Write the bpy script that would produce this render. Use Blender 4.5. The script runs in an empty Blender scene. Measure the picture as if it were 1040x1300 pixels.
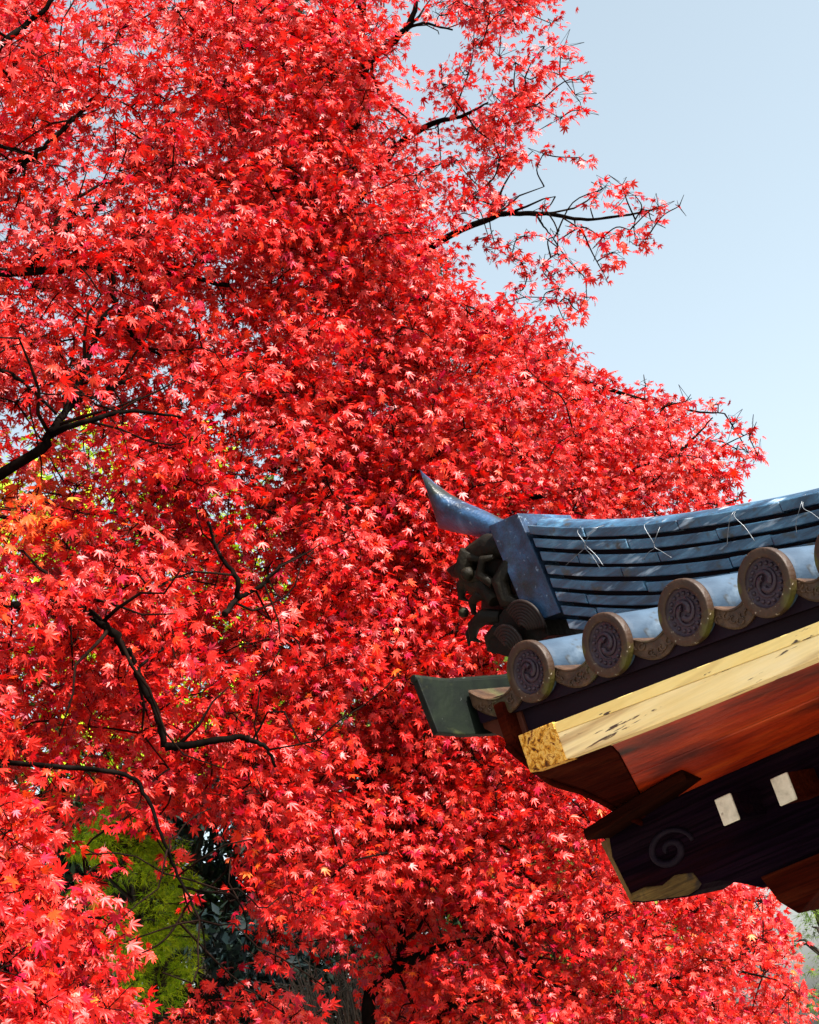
import bpy, bmesh, math, random
import numpy as np
from mathutils import Vector, Matrix

random.seed(11)
rng = np.random.default_rng(11)
S = bpy.context.scene
COL = S.collection

# ------------------------------------------------------------------ camera
FPX = 2200.0                      # focal length in pixels of a 1040 x 1300 frame
PIT, ROLL = math.radians(19.5), math.radians(18.0)
CAM = np.array([0.0, 0.0, 1.6])
_R0 = np.array([1.0, 0, 0]); _F = np.array([0, math.cos(PIT), math.sin(PIT)]); _U0 = np.array([0, -math.sin(PIT), math.cos(PIT)])
_R = _R0 * math.cos(ROLL) - _U0 * math.sin(ROLL)
_U = _U0 * math.cos(ROLL) + _R0 * math.sin(ROLL)
cam = bpy.data.objects.new('camera', bpy.data.cameras.new('camera'))
COL.objects.link(cam)
cam.data.sensor_fit = 'VERTICAL'
cam.data.sensor_height = 24.0
cam.data.lens = 24.0 * FPX / 1300.0
cam.data.clip_start = 0.05
cam.data.clip_end = 2000
cam.matrix_world = Matrix(((_R[0], _U[0], -_F[0], CAM[0]), (_R[1], _U[1], -_F[1], CAM[1]), (_R[2], _U[2], -_F[2], CAM[2]), (0, 0, 0, 1)))
S.camera = cam

# ------------------------------------------------------------------ sky, sun, exposure
SUN_EL, SUN_AZ = math.radians(46), math.radians(127)      # azimuth clockwise from +Y
sdir = Vector((math.sin(SUN_AZ) * math.cos(SUN_EL), math.cos(SUN_AZ) * math.cos(SUN_EL), math.sin(SUN_EL)))
W = bpy.data.worlds.new('World'); S.world = W; W.use_nodes = True
nt = W.node_tree
bg = nt.nodes['Background']
sky = nt.nodes.new('ShaderNodeTexSky')
sky.sky_type = 'NISHITA'; sky.sun_disc = False
sky.sun_elevation = SUN_EL; sky.sun_rotation = SUN_AZ
sky.air_density = 1.0; sky.dust_density = 4.0; sky.ozone_density = 1.0; sky.altitude = 100
hs = nt.nodes.new('ShaderNodeHueSaturation'); hs.inputs['Saturation'].default_value = 0.56; hs.inputs['Hue'].default_value = 0.470     # thin high haze
nt.links.new(sky.outputs[0], hs.inputs['Color']); nt.links.new(hs.outputs[0], bg.inputs['Color'])
bg.inputs['Strength'].default_value = 0.105
sun = bpy.data.objects.new('sun', bpy.data.lights.new('sun', 'SUN'))
COL.objects.link(sun)
sun.data.energy = 5.0; sun.data.angle = math.radians(0.5); sun.data.color = (1.0, 0.95, 0.87)
sun.rotation_euler = sdir.to_track_quat('Z', 'Y').to_euler()
S.view_settings.view_transform = 'Standard'; S.view_settings.look = 'None'
S.view_settings.exposure = 1.60; S.view_settings.gamma = 1.0
S.view_settings.use_curve_mapping = False
S.render.engine = 'CYCLES'
S.cycles.max_bounces = 8; S.cycles.diffuse_bounces = 4; S.cycles.transmission_bounces = 6

# ------------------------------------------------------------------ helpers
def at(x, y, d):
    """a point d metres in front of the camera, seen at pixel (x, y) of the photograph"""
    return CAM + (_F + _R * (x - 520) / FPX + _U * (650 - y) / FPX) * d

def tag(o, label=None, cat=None, group=None, kind=None):
    if label: o['label'] = label
    if cat: o['category'] = cat
    if group: o['group'] = group
    if kind: o['kind'] = kind
    return o

def empty(name, loc=(0, 0, 0), rz=0.0):
    o = bpy.data.objects.new(name, None); COL.objects.link(o)
    o.location = loc; o.rotation_euler = (0, 0, rz); o.empty_display_size = 0.2
    return o

class MB:
    """collects faces for one mesh"""
    def __init__(s): s.v = []; s.f = []; s.m = []; s.sm = []
    def add(s, vs, fs, smooth=False, mi=0):
        b = len(s.v); s.v += [tuple(p) for p in vs]
        for f in fs:
            s.f.append([i + b for i in f]); s.sm.append(smooth); s.m.append(mi)
    def box(s, lo, hi, mi=0):
        x0, y0, z0 = lo; x1, y1, z1 = hi
        s.add([(x0, y0, z0), (x1, y0, z0), (x1, y1, z0), (x0, y1, z0), (x0, y0, z1), (x1, y0, z1), (x1, y1, z1), (x0, y1, z1)],
              [(0, 3, 2, 1), (4, 5, 6, 7), (0, 1, 5, 4), (1, 2, 6, 5), (2, 3, 7, 6), (3, 0, 4, 7)], mi=mi)
    def tube(s, pts, rad, n=8, cap=True, smooth=True, mi=0, up=None):
        P = [Vector(p) for p in pts]; k = len(P)
        if not hasattr(rad, '__len__'): rad = [rad] * k
        vs = []; prev = None
        for i in range(k):
            t = (P[min(i + 1, k - 1)] - P[max(i - 1, 0)]).normalized()
            if prev is None:
                a = Vector((0, 0, 1)) if abs(t.z) < 0.9 else Vector((1, 0, 0))
                x = t.cross(a).normalized()
            else:
                x = (prev - t * prev.dot(t)).normalized()
            prev = x; y = t.cross(x)
            for j in range(n):
                w = 2 * math.pi * j / n
                vs.append(P[i] + (x * math.cos(w) + y * math.sin(w)) * rad[i])
        fs = []
        for i in range(k - 1):
            for j in range(n):
                fs.append((i * n + j, i * n + (j + 1) % n, (i + 1) * n + (j + 1) % n, (i + 1) * n + j))
        s.add(vs, fs, smooth, mi)
        if cap:
            b = len(s.v) - len(vs)
            s.f.append([b + j for j in range(n)][::-1]); s.sm.append(False); s.m.append(mi)
            s.f.append([b + (k - 1) * n + j for j in range(n)]); s.sm.append(False); s.m.append(mi)
    def rings(s, R, closed=True, smooth=True, mi=0, cap=False):
        n = len(R[0]); vs = [p for r in R for p in r]; fs = []
        for i in range(len(R) - 1):
            for j in range(n if closed else n - 1):
                fs.append((i * n + j, i * n + (j + 1) % n, (i + 1) * n + (j + 1) % n, (i + 1) * n + j))
        if cap:
            fs.append(tuple(range(n))[::-1]); fs.append(tuple((len(R) - 1) * n + j for j in range(n)))
        s.add(vs, fs, smooth, mi)
    def prism(s, poly, fn, d0, d1, mi=0):
        """poly: 2-D outline; fn(u, v, d) -> point"""
        n = len(poly)
        vs = [fn(u, v, d0) for u, v in poly] + [fn(u, v, d1) for u, v in poly]
        fs = [tuple(range(n))[::-1], tuple(range(n, 2 * n))] + [(i, (i + 1) % n, n + (i + 1) % n, n + i) for i in range(n)]
        s.add(vs, fs, mi=mi)
    def build(s, name, mats, parent=None, bevel=0.0, seg=2):
        me = bpy.data.meshes.new(name)
        me.from_pydata(s.v, [], s.f)
        for m in (mats if isinstance(mats, (list, tuple)) else [mats]): me.materials.append(m)
        me.polygons.foreach_set('use_smooth', s.sm); me.polygons.foreach_set('material_index', s.m)
        bm = bmesh.new(); bm.from_mesh(me)
        bmesh.ops.recalc_face_normals(bm, faces=bm.faces[:])
        if bevel:
            ed = [e for e in bm.edges if len(e.link_faces) == 2 and e.calc_face_angle(0) > 0.5]
            bmesh.ops.bevel(bm, geom=ed, offset=bevel, segments=seg, profile=0.6, affect='EDGES', clamp_overlap=True)
        bm.to_mesh(me); bm.free()
        o = bpy.data.objects.new(name, me); COL.objects.link(o)
        if parent: o.parent = parent
        return o

def crom(pts, sub=5):
    P = [np.array(p, float) for p in pts]
    P = [2 * P[0] - P[1]] + P + [2 * P[-1] - P[-2]]
    out = []
    for i in range(1, len(P) - 2):
        a, b, c, d = P[i - 1], P[i], P[i + 1], P[i + 2]
        for k in range(sub):
            t = k / sub
            out.append(0.5 * ((2 * b) + (c - a) * t + (2 * a - 5 * b + 4 * c - d) * t * t + (3 * b - a - 3 * c + d) * t ** 3))
    out.append(P[-2])
    return out

# ------------------------------------------------------------------ materials
def new_mat(name):
    m = bpy.data.materials.new(name); m.use_nodes = True
    return m, m.node_tree, m.node_tree.nodes['Principled BSDF']

def mottled(name, cols, scale=8, stretch=(1, 1, 1), rough=0.6, bump=0.3, bscale=40, detail=6, spots=None, spec=0.5, metal=0.0, dist=0.4, grain=0.0):
    """noise ramp over object coordinates, optional second layer of spots (colour, scale, threshold)"""
    m, t, b = new_mat(name); N = t.nodes; L = t.links
    tc = N.new('ShaderNodeTexCoord'); mp = N.new('ShaderNodeMapping'); mp.inputs['Scale'].default_value = stretch
    L.new(tc.outputs['Object'], mp.inputs['Vector'])
    n1 = N.new('ShaderNodeTexNoise'); n1.inputs['Scale'].default_value = scale; n1.inputs['Detail'].default_value = detail
    n1.inputs['Roughness'].default_value = 0.65; n1.inputs['Distortion'].default_value = dist
    L.new(mp.outputs[0], n1.inputs['Vector'])
    r = N.new('ShaderNodeValToRGB'); L.new(n1.outputs['Fac'], r.inputs[0])
    e = r.color_ramp.elements
    pos = np.linspace(0.3, 0.7, len(cols))
    e[0].position = pos[0]; e[0].color = (*cols[0], 1); e[1].position = pos[-1]; e[1].color = (*cols[-1], 1)
    for p, c in list(zip(pos, cols))[1:-1]:
        x = e.new(p); x.color = (*c, 1)
    out = r.outputs[0]
    for sp in (spots or []):
        c, sc, lo, hi = sp[:4]
        n2 = N.new('ShaderNodeTexNoise'); n2.inputs['Scale'].default_value = sc; n2.inputs['Detail'].default_value = 5
        mp2 = N.new('ShaderNodeMapping'); mp2.inputs['Location'].default_value = (3.1, 1.7, 5.2)
        if len(sp) > 4: mp2.inputs['Scale'].default_value = sp[4]
        L.new(tc.outputs['Object'], mp2.inputs['Vector']); L.new(mp2.outputs[0], n2.inputs['Vector'])
        mr = N.new('ShaderNodeMapRange'); mr.inputs['From Min'].default_value = lo; mr.inputs['From Max'].default_value = hi
        L.new(n2.outputs['Fac'], mr.inputs[0])
        mx = N.new('ShaderNodeMix'); mx.data_type = 'RGBA'
        L.new(mr.outputs[0], mx.inputs['Factor']); L.new(out, mx.inputs[6]); mx.inputs[7].default_value = (*c, 1)
        out = mx.outputs[2]
    if grain:                                        # fine wood fibres along the timber
        mg = N.new('ShaderNodeMapping'); mg.inputs['Scale'].default_value = (2.2, 90, 90)
        ng = N.new('ShaderNodeTexNoise'); ng.inputs['Scale'].default_value = 1.6; ng.inputs['Detail'].default_value = 4; ng.inputs['Distortion'].default_value = .6
        rg = N.new('ShaderNodeMapRange'); rg.inputs['From Min'].default_value = .35; rg.inputs['From Max'].default_value = .6
        rg.inputs['To Min'].default_value = 1 - grain; rg.inputs['To Max'].default_value = 1.0
        mm = N.new('ShaderNodeMix'); mm.data_type = 'RGBA'; mm.blend_type = 'MULTIPLY'; mm.inputs['Factor'].default_value = 1
        L.new(tc.outputs['Object'], mg.inputs['Vector']); L.new(mg.outputs[0], ng.inputs['Vector']); L.new(ng.outputs['Fac'], rg.inputs[0])
        L.new(out, mm.inputs[6]); L.new(rg.outputs[0], mm.inputs[7]); out = mm.outputs[2]
    L.new(out, b.inputs['Base Color'])
    b.inputs['Roughness'].default_value = rough; b.inputs['Metallic'].default_value = metal
    b.inputs['Specular IOR Level'].default_value = spec
    if bump:
        n3 = N.new('ShaderNodeTexNoise'); n3.inputs['Scale'].default_value = bscale; n3.inputs['Detail'].default_value = 8
        L.new(mp.outputs[0], n3.inputs['Vector'])
        bp = N.new('ShaderNodeBump'); bp.inputs['Strength'].default_value = bump; bp.inputs['Distance'].default_value = 0.01
        L.new(n3.outputs['Fac'], bp.inputs['Height']); L.new(bp.outputs[0], b.inputs['Normal'])
    return m

M = {}
M['tile'] = mottled('blue_grey_tile', [(.002, .007, .016), (.009, .034, .068), (.026, .082, .145), (.085, .18, .26)], 14, (.45, 1, 1.8), .42, .25, 60, spots=[((.02, .022, .02), 23, .56, .68), ((.24, .31, .38), 22, .60, .70, (.4, 1, 2))])
M['tube'] = mottled('pale_tile', [(.012, .028, .052), (.022, .045, .075), (.036, .066, .105)], 10, (1, .6, 1), .7, .2, 70, spec=.3, spots=[((.012, .016, .02), 26, .60, .70), ((.075, .11, .15), 12, .58, .72)])
M['slab'] = mottled('slab_tile', [(.002, .004, .010), (.008, .020, .045), (.018, .052, .115), (.05, .12, .22)], 10, (1, 1, 1), .38, .25, 120, spots=[((.010, .013, .010), 7, .50, .64), ((.12, .18, .25), 50, .64, .74)], spec=.3)
M['disc'] = mottled('disc_clay', [(.008, .003, .008), (.018, .008, .016), (.030, .015, .024)], 14, (1, 1, 1), .5, .3, 80, spec=0.35)
M['rim'] = mottled('disc_rim', [(.014, .006, .003), (.030, .014, .006), (.050, .025, .012)], 9, (1, 1, 1), .55, .25, 90, spots=[((.09, .10, .01), 6, .56, .70), ((.26, .22, .17), 70, .66, .69)], spec=0.3)
M['panfront'] = mottled('pan_clay', [(.016, .007, .004), (.040, .019, .009), (.078, .040, .020)], 20, (1, 1, 1), .5, .5, 70, spots=[((.05, .06, .02), 8, .55, .7)], spec=0.3)
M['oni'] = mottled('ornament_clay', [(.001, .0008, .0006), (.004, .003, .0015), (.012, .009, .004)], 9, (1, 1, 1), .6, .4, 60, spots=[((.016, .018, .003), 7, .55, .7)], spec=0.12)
M['curl'] = mottled('curl_clay', [(.004, .002, .002), (.014, .008, .006)], 20, bump=.2, spec=.2)
M['green_tile'] = mottled('dark_green_tile', [(.0008, .0015, .0015), (.0025, .005, .003), (.006, .010, .005)], 10, (1, 1, 1), .6, .1, 80, spots=[((.03, .035, .012), 12, .6, .74), ((.12, .13, .12), 35, .70, .74)], spec=0.12)  # very dark green base with paler green and grey specks
M['fascia'] = mottled('dark_fascia', [(.004, .001, .004), (.009, .002, .008)], 6, (.3, 1, 1), .6, .2, 40, spec=0.12)
M['yellow'] = mottled('yellow_paint', [(.70, .48, .13), (.80, .60, .21), (.82, .65, .28)], 8, (.25, 1, 1), .5, .15, 60, spots=[((.05, .03, .015), 58, .635, .66, (.25, 1, 1)), ((.45, .28, .08), 12, .58, .75, (.2, 1, 1))], grain=0.08)
M['cream'] = mottled('cream_paint', [(.74, .53, .18), (.82, .64, .30), (.85, .71, .42)], 6, (.25, 1, 1.4), .5, .15, 60, spots=[((.06, .03, .015), 62, .635, .665, (.16, 1, 1.3)), ((.07, .035, .015), 17, .665, .69, (.10, 1, 1.6)), ((.42, .26, .10), 16, .56, .70, (.10, 1, 1.6))], grain=0.08)
M['rust'] = mottled('rusty_plate', [(.015, .004, .001), (.12, .035, .004), (.50, .22, .02), (.68, .40, .09), (.22, .07, .01), (.03, .009, .002)], 50, (1, 1, 1), .7, .6, 120, dist=.6, spec=0.12)
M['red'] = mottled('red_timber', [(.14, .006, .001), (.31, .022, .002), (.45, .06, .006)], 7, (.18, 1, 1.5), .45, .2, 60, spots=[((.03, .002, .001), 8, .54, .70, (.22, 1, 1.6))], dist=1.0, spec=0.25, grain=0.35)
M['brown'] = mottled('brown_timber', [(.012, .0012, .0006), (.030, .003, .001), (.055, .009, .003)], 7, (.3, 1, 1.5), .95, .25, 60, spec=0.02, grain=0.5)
M['dark'] = mottled('dark_timber', [(.003, .001, .004), (.006, .002, .006), (.011, .005, .008)], 6, (.2, 1, 2.2), .95, .5, 45, spots=[((.02, .003, .002), 5, .56, .8, (.2, 1, 2))], spec=0.02, grain=0.6)
M['worn'] = mottled('worn_wood', [(.03, .018, .005), (.11, .066, .018), (.20, .13, .035)], 14, (.4, 1, 1.6), .65, .5, 50, spots=[((.03, .02, .015), 18, .55, .68)], spec=0.12, grain=0.5)
M['corner'] = mottled('corner_wood', [(.035, .008, .005), (.07, .02, .012)], 8, spec=.1)
M['capwood'] = mottled('cap_timber', [(.005, .001, .0006), (.012, .002, .001), (.024, .005, .002)], 7, (.3, 1, 1.5), .95, .25, 60, spec=0.02, grain=0.5)
M['scroll'] = mottled('scroll_timber', [(.003, .0015, .0045), (.0065, .0035, .008), (.011, .006, .011)], 14, rough=.6, bump=.3, spec=.08)
M['tan'] = mottled('tan_wood', [(.09, .05, .016), (.15, .085, .03)], 16, (1, 1, 1), .6, .3, 50, spec=0.12)
M['white'] = mottled('white_paint', [(.36, .32, .24), (.56, .51, .40), (.66, .61, .5)], 22, (1, 1, 1), .6, .2, 80, spots=[((.25, .2, .15), 45, .66, .76)])
M['wire'] = mottled('wire', [(.10, .11, .12), (.2, .22, .24)], 30, rough=.4, bump=0, metal=.6)
M['stone'] = mottled('stone', [(.25, .24, .22), (.36, .35, .32)], 12, rough=.8)
M['gravel'] = mottled('gravel', [(.16, .14, .11), (.24, .21, .17), (.30, .27, .22)], 1.2, rough=.9, bump=.6, bscale=30, spots=[((.18, .17, .14), 45, .5, .62)])
M['palewood'] = mottled('pale_twig', [(.06, .05, .04), (.13, .11, .09)], 18, rough=.8, bump=0, spec=.1)
M['bark'] = mottled('maple_bark', [(.0015, .001, .001), (.004, .003, .0025), (.010, .007, .006)], 14, (1, 1, .5), 1.0, .3, 50, spec=0.0)
M['twig'] = mottled('maple_twig', [(.004, .002, .002), (.014, .008, .006)], 20, rough=.75, bump=0, spec=0.0)
M['graybark'] = mottled('grey_bark', [(.012, .009, .007), (.035, .026, .02)], 18, (1, 1, .4), .8, .5, 40, spec=0.12)

def leaf_mat(name, trans=0.4, rough=0.42, spec=0.5, tint=(1.0, .55, .35)):
    m, t, b = new_mat(name); N = t.nodes; L = t.links
    at_ = N.new('ShaderNodeAttribute'); at_.attribute_name = 'leaf_colour'
    L.new(at_.outputs['Color'], b.inputs['Base Color'])
    b.inputs['Roughness'].default_value = rough; b.inputs['Specular IOR Level'].default_value = spec
    tr = N.new('ShaderNodeBsdfTranslucent')
    mul = N.new('ShaderNodeMix'); mul.data_type = 'RGBA'; mul.blend_type = 'MULTIPLY'; mul.inputs['Factor'].default_value = 1.0
    L.new(at_.outputs['Color'], mul.inputs[6]); mul.inputs[7].default_value = (*tint, 1)
    L.new(mul.outputs[2], tr.inputs['Color'])
    mx = N.new('ShaderNodeMixShader'); mx.inputs[0].default_value = trans
    L.new(b.outputs[0], mx.inputs[1]); L.new(tr.outputs[0], mx.inputs[2])
    L.new(mx.outputs[0], N['Material Output'].inputs['Surface'])
    return m
M['leaf'] = leaf_mat('maple_leaf', .33, .42, .34, (1, .5, .5))
M['green'] = leaf_mat('evergreen_leaf', .25, .6, .12, (1, 1, .5))

# ------------------------------------------------------------------ ground
g = MB(); g.add([(-300, -300, 0), (300, -300, 0), (300, 300, 0), (-300, 300, 0)], [(0, 1, 2, 3)])
tag(g.build('ground', M['gravel']), kind='structure')

# ================================================================== the gatehouse
# local frame: a runs along the eave (to the right, towards the camera), o points out of the eave towards the viewer
TH = math.radians(42.5)
HZ = 2.539
gate = empty('temple_gate', (0.7168, 3.8579, 0.0), -TH)
tag(gate, 'temple gate with blue-grey tiled eave, round end tiles and red timber underside', 'building')
def loc(a, o, z): return (a, -o, HZ + z)

def curve(tab):
    xs = np.array([p[0] for p in tab]); zs = np.array([p[1] for p in tab])
    g_ = np.linspace(xs[0] - .4, xs[-1] + .4, 600)
    v = np.interp(g_, xs, zs)
    lo = g_ < xs[0]; v[lo] = zs[0] + (g_[lo] - xs[0]) * (zs[1] - zs[0]) / (xs[1] - xs[0])
    k = np.ones(61) / 61
    w = np.convolve(np.pad(v, 30, mode='edge'), k, mode='valid'); w[:32] = v[:32]
    return lambda a: float(np.interp(a, g_, w))
z_eave = curve([(-1.05, .135), (-.753, .093), (-.49, .057), (-.237, .030), (0, 0), (.223, -.032), (.6, -.062), (1.1, -.07), (1.7, -.05)])
z_ridge = curve([(-.93, .612), (-.83, .554), (-.607, .436), (-.408, .358), (-.264, .308), (.05, .211), (.3, .165), (.6, .125), (1.1, .11), (1.7, .13)])
z_st = curve([(-.848, -.048), (-.719, -.059), (-.301, -.098), (.097, -.14), (.5, -.165), (1.1, -.175), (1.7, -.165)])
z_sb = curve([(-.848, -.143), (-.733, -.156), (-.343, -.186), (.063, -.211), (.5, -.235), (1.1, -.245), (1.7, -.235)])
A_END = 1.55

def sweep(mb, a0, a1, zlo, zhi, o0, o1, n=None, mi=0):
    """bar along the eave between two height curves, front at o0, back at o1"""
    n = n or max(2, int((a1 - a0) / .04))
    R = []
    for a in np.linspace(a0, a1, n):
        R.append([loc(a, o0, zlo(a)), loc(a, o0, zhi(a)), loc(a, o1, zhi(a)), loc(a, o1, zlo(a))])
    mb.rings(R, True, False, mi, cap=True)

# ---- ridge: courses of flat tiles
for k in range(8):
    mb = MB(); a = -.835 + .004 * k
    first = True
    while a < A_END:
        ln = random.uniform(.24, .34) if not first else random.uniform(.08, .3)
        first = False
        b = min(a + ln, A_END)
        dz = random.uniform(-.0018, .0018); do = random.uniform(-.003, .003); tl = random.uniform(-.004, .004)
        mid = (a + b) / 2
        hi = lambda x, k=k, dz=dz, tl=tl, mid=mid: z_ridge(x) - k * .0405 + dz + tl * (x - mid) / .3
        lo = lambda x, hi=hi: hi(x) - .0285
        sweep(mb, a + .0012, b - .0012, lo, hi, -.300 + .0015 * k + do, -.50 - .0015 * k)
        a = b
    mb.build('ridge_course', M['tile'], gate, .003, 2)
mb = MB(); sweep(mb, -.80, A_END, lambda a: min(z_ridge(a) - .35, .0), lambda a: z_ridge(a) - .012, -.335, -.465)
mb.build('ridge_core', M['fascia'], gate)
mb = MB(); R = []
for a in np.linspace(-.84, A_END, 60):
    R.append([loc(a, -.40 + .06 * math.cos(w), z_ridge(a) - .022 + .05 * math.sin(w)) for w in np.linspace(0, math.pi, 12)])
mb.rings(R, False); mb.build('ridge_cap', M['tile'], gate)

# ---- binding wires over the ridge courses
def wire(pts_list):
    mb = MB()
    for pts in pts_list:
        P = crom([loc(a, o, z) for a, o, z in pts], 6)
        mb.tube(P, .0008, 5)
    mb.build('binding_wire', M['wire'], gate)
O = -.288
wire([[(-.675, -.32, z_ridge(-.67) + .006), (-.668, O, .455), (-.658, O, .411), (-.70, O, .40), (-.745, O, .392)], [(-.60, -.32, z_ridge(-.6) + .006), (-.615, O, .437), (-.658, O - .0 + .003, .411), (-.648, O, .375), (-.637, O, .332)], [(-.655, O + .002, .41), (-.635, O, .37), (-.624, O, .335)]])
wire([[(-.46, -.32, z_ridge(-.46) + .006), (-.455, O, .368), (-.445, O, .309), (-.47, O, .302), (-.497, O, .292)], [(-.415, -.32, z_ridge(-.415) + .006), (-.423, O, .335), (-.445, O + .003, .309), (-.43, O, .285), (-.408, O, .257)]])
wire([[(-.19, -.32, z_ridge(-.19) + .006), (-.193, O, .275), (-.215, O, .25), (-.24, O, .208)], [(-.185, -.32, z_ridge(-.185) + .006), (-.187, O, .27), (-.17, O, .23), (-.158, O, .184)]])
wire([[(.0, -.32, z_ridge(0) + .006), (-.002, O, .205), (-.03, O, .175), (-.04, O, .15)], [(.005, -.32, z_ridge(0) + .006), (.003, O, .2), (.02, O, .175), (.038, O, .144)]])

# ---- end of the ridge: slab, carved face, curls and horn tile
mb = MB()
mb.prism([(-.970, .622), (-.853, .606), (-.824, .286), (-.944, .303)], lambda a, z, o: loc(a, o, z), -.2975, -.53)
slab = mb.build('ridge_end_slab', M['slab'], gate, .003, 2)
tag(slab, 'blue slab standing behind the dark carved ridge end')
prof = [(.255, .02), (.275, .14), (.30, .21), (.335, .235), (.366, .26), (.40, .262), (.43, .285), (.47, .275), (.50, .268), (.533, .290), (.57, .29), (.59, .30), (.605, .27), (.618, .2), (.628, .0)]
mb = MB(); R = []
zz = np.linspace(.257, .628, 64); oo = np.linspace(-1, 1, 48)
bumps = [(-.35, .62, .13, .03, .04), (.35, .62, .13, .03, .04), (0, .50, .16, .05, .05), (-.42, .55, .12, .03, -.05), (.42, .55, .12, .03, -.05), (-.5, .45, .2, .035, .035), (.5, .45, .2, .035, .035),
         (0, .40, .35, .02, -.06), (-.3, .385, .06, .02, .04), (.3, .385, .06, .02, .04), (0, .34, .4, .03, .03), (.75, .40, .1, .04, .04), (.8, .52, .1, .03, .03), (.8, .33, .1, .03, .04), (.75, .62, .12, .03, -.03), (-.8, .4, .1, .04, .04), (.62, .58, .08, .02, .04), (.9, .46, .06, .02, -.03)]
for z in zz:
    h = np.interp(z, [p[0] for p in prof], [p[1] for p in prof])
    row = []
    for q in oo:
        d = h * (1 - abs(q) ** 3.2) ** .55
        for (bq, bz, sq, sz, amp) in bumps:
            d += amp * min(1, h / .2) * math.exp(-((q - bq) / sq) ** 2 - ((z - bz) / sz) ** 2)
        wid = .205 * (.82 + .18 * math.sin(z * 55) * .35 + .12 * math.sin(z * 23 + 1)) * (1 - .75 * max(0, (z - .5) / .18) ** 2)
        zf = z - (.22 * abs(q) * ((z - .257) / .415) ** 2 if q < 0 else 0)
        row.append(loc(-.905 - max(d, 0) * .97, -.465 + q * wid * .8, zf))
    R.append(row)
mb.rings(R, False)
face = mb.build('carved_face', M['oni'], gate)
tag(face, 'dark mossy carved ridge-end ornament in shade')
def curl(ca, co, cz, r0, r1, n, t0, t1):
    mb = MB()
    for i in range(n):
        r = r0 + (r1 - r0) * i / (n - 1)
        P = [loc(ca + r * math.cos(w), co + .012 * math.sin((w - t0) / (t1 - t0) * math.pi), cz + r * math.sin(w)) for w in np.linspace(t0, t1, 18)]
        mb.tube(P, (r1 - r0) / (n - 1) * .62, 7)
    c = MB()
    mb.build('carved_curl', M['curl'], gate)
curl(-.965, -.292, .296, .018, .08, 8, math.radians(-20), math.radians(115))
curl(-1.04, -.292, .275, .012, .06, 6, math.radians(-30), math.radians(120))
mb = MB()
mb.prism([(-.90, .25), (-.90, .42), (-.99, .40), (-1.09, .36), (-1.13, .30), (-1.06, .25)], lambda a, z, o: loc(a, o, z), -.31, -.60)
mb.tube([loc(-.95, -.345, .545), loc(-1.03, -.34, .585), loc(-1.10, -.345, .59), loc(-1.15, -.35, .575)], [.034, .04, .034, .02], 12)
mb.tube([loc(-1.09, -0.325, .60), loc(-1.13, -0.325, .56), loc(-1.115, -0.335, .50), loc(-1.07, -0.325, .47), loc(-1.05, -0.315, .42)], [.03, .035, .035, .03, .022], 10)
mb.tube([loc(-1.16, -0.385, .58), loc(-1.24, -0.405, .605), loc(-1.275, -0.415, .625)], [.035, .022, .006], 8)
mb.tube([loc(-.95, -0.315, .50), loc(-1.0, -0.305, .46), loc(-1.0, -0.305, .40), loc(-.96, -0.305, .37)], [.02, .028, .025, .012], 8)
for z, a, k in ((.33, -1.125, .8), (.385, -1.165, 1.1), (.452, -1.14, .75), (.512, -1.16, 1.0), (.565, -1.12, .7)):      # mane of hooked locks
    q = random.uniform(.75, 1.25)
    mb.tube([loc(a + .10 * k, -.325, z - .01 * q), loc(a + .05 * k, -.315, z + .012 * q), loc(a, -.322, z + .008 * q), loc(a - .028 * k, -.335, z - .018 * q), loc(a - .008, -.34, z - .034 * q)], [.020 * k, .023 * k, .018 * k, .011 * k, .003], 8)
for a, z, r in ((-1.10, .53, .022), (-1.16, .435, .016)):
    mb.tube([loc(a, -.30, z), loc(a, -.285, z), loc(a, -.276, z)], [r, r * .9, r * .35], 12)
mb.tube([loc(-1.17, -.34, .40), loc(-1.205, -.335, .385), loc(-1.215, -.33, .35)], [.016, .012, .003], 8)
mb.tube([loc(-1.02, -.295, .46), loc(-1.05, -.288, .505), loc(-1.02, -.288, .54), (loc(-.985, -.292, .53))], [.014, .016, .014, .008], 8)
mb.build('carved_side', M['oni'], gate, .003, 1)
# horn tile
st = [(-.84, .50, .566), (-.90, .515, .594), (-.955, .545, .628), (-1.0, .582, .664), (-1.047, .617, .712), (-1.10, .650, .762), (-1.153, .688, .818), (-1.2, .72, .878), (-1.243, .757, .942)]
mb = MB(); R = []
for i, (a, b, t) in enumerate(st):
    r = (t - b) / 2; lean = 0.006 * (i / 8)
    R.append([loc(a + .9 * (i / 8) ** 1.5 * min(r, .085) * math.cos(w), -.40 + min(r, .085) * 1.0 * math.cos(w), (t + b) / 2 + r * math.sin(w)) for w in np.linspace(0, 2 * math.pi, 28, endpoint=False)])
mb.rings(R, True, True, 0, True)
horn = mb.build('horn_tile', M['slab'], gate)
tag(horn, 'upswept horn tile with a flared round end')

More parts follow.
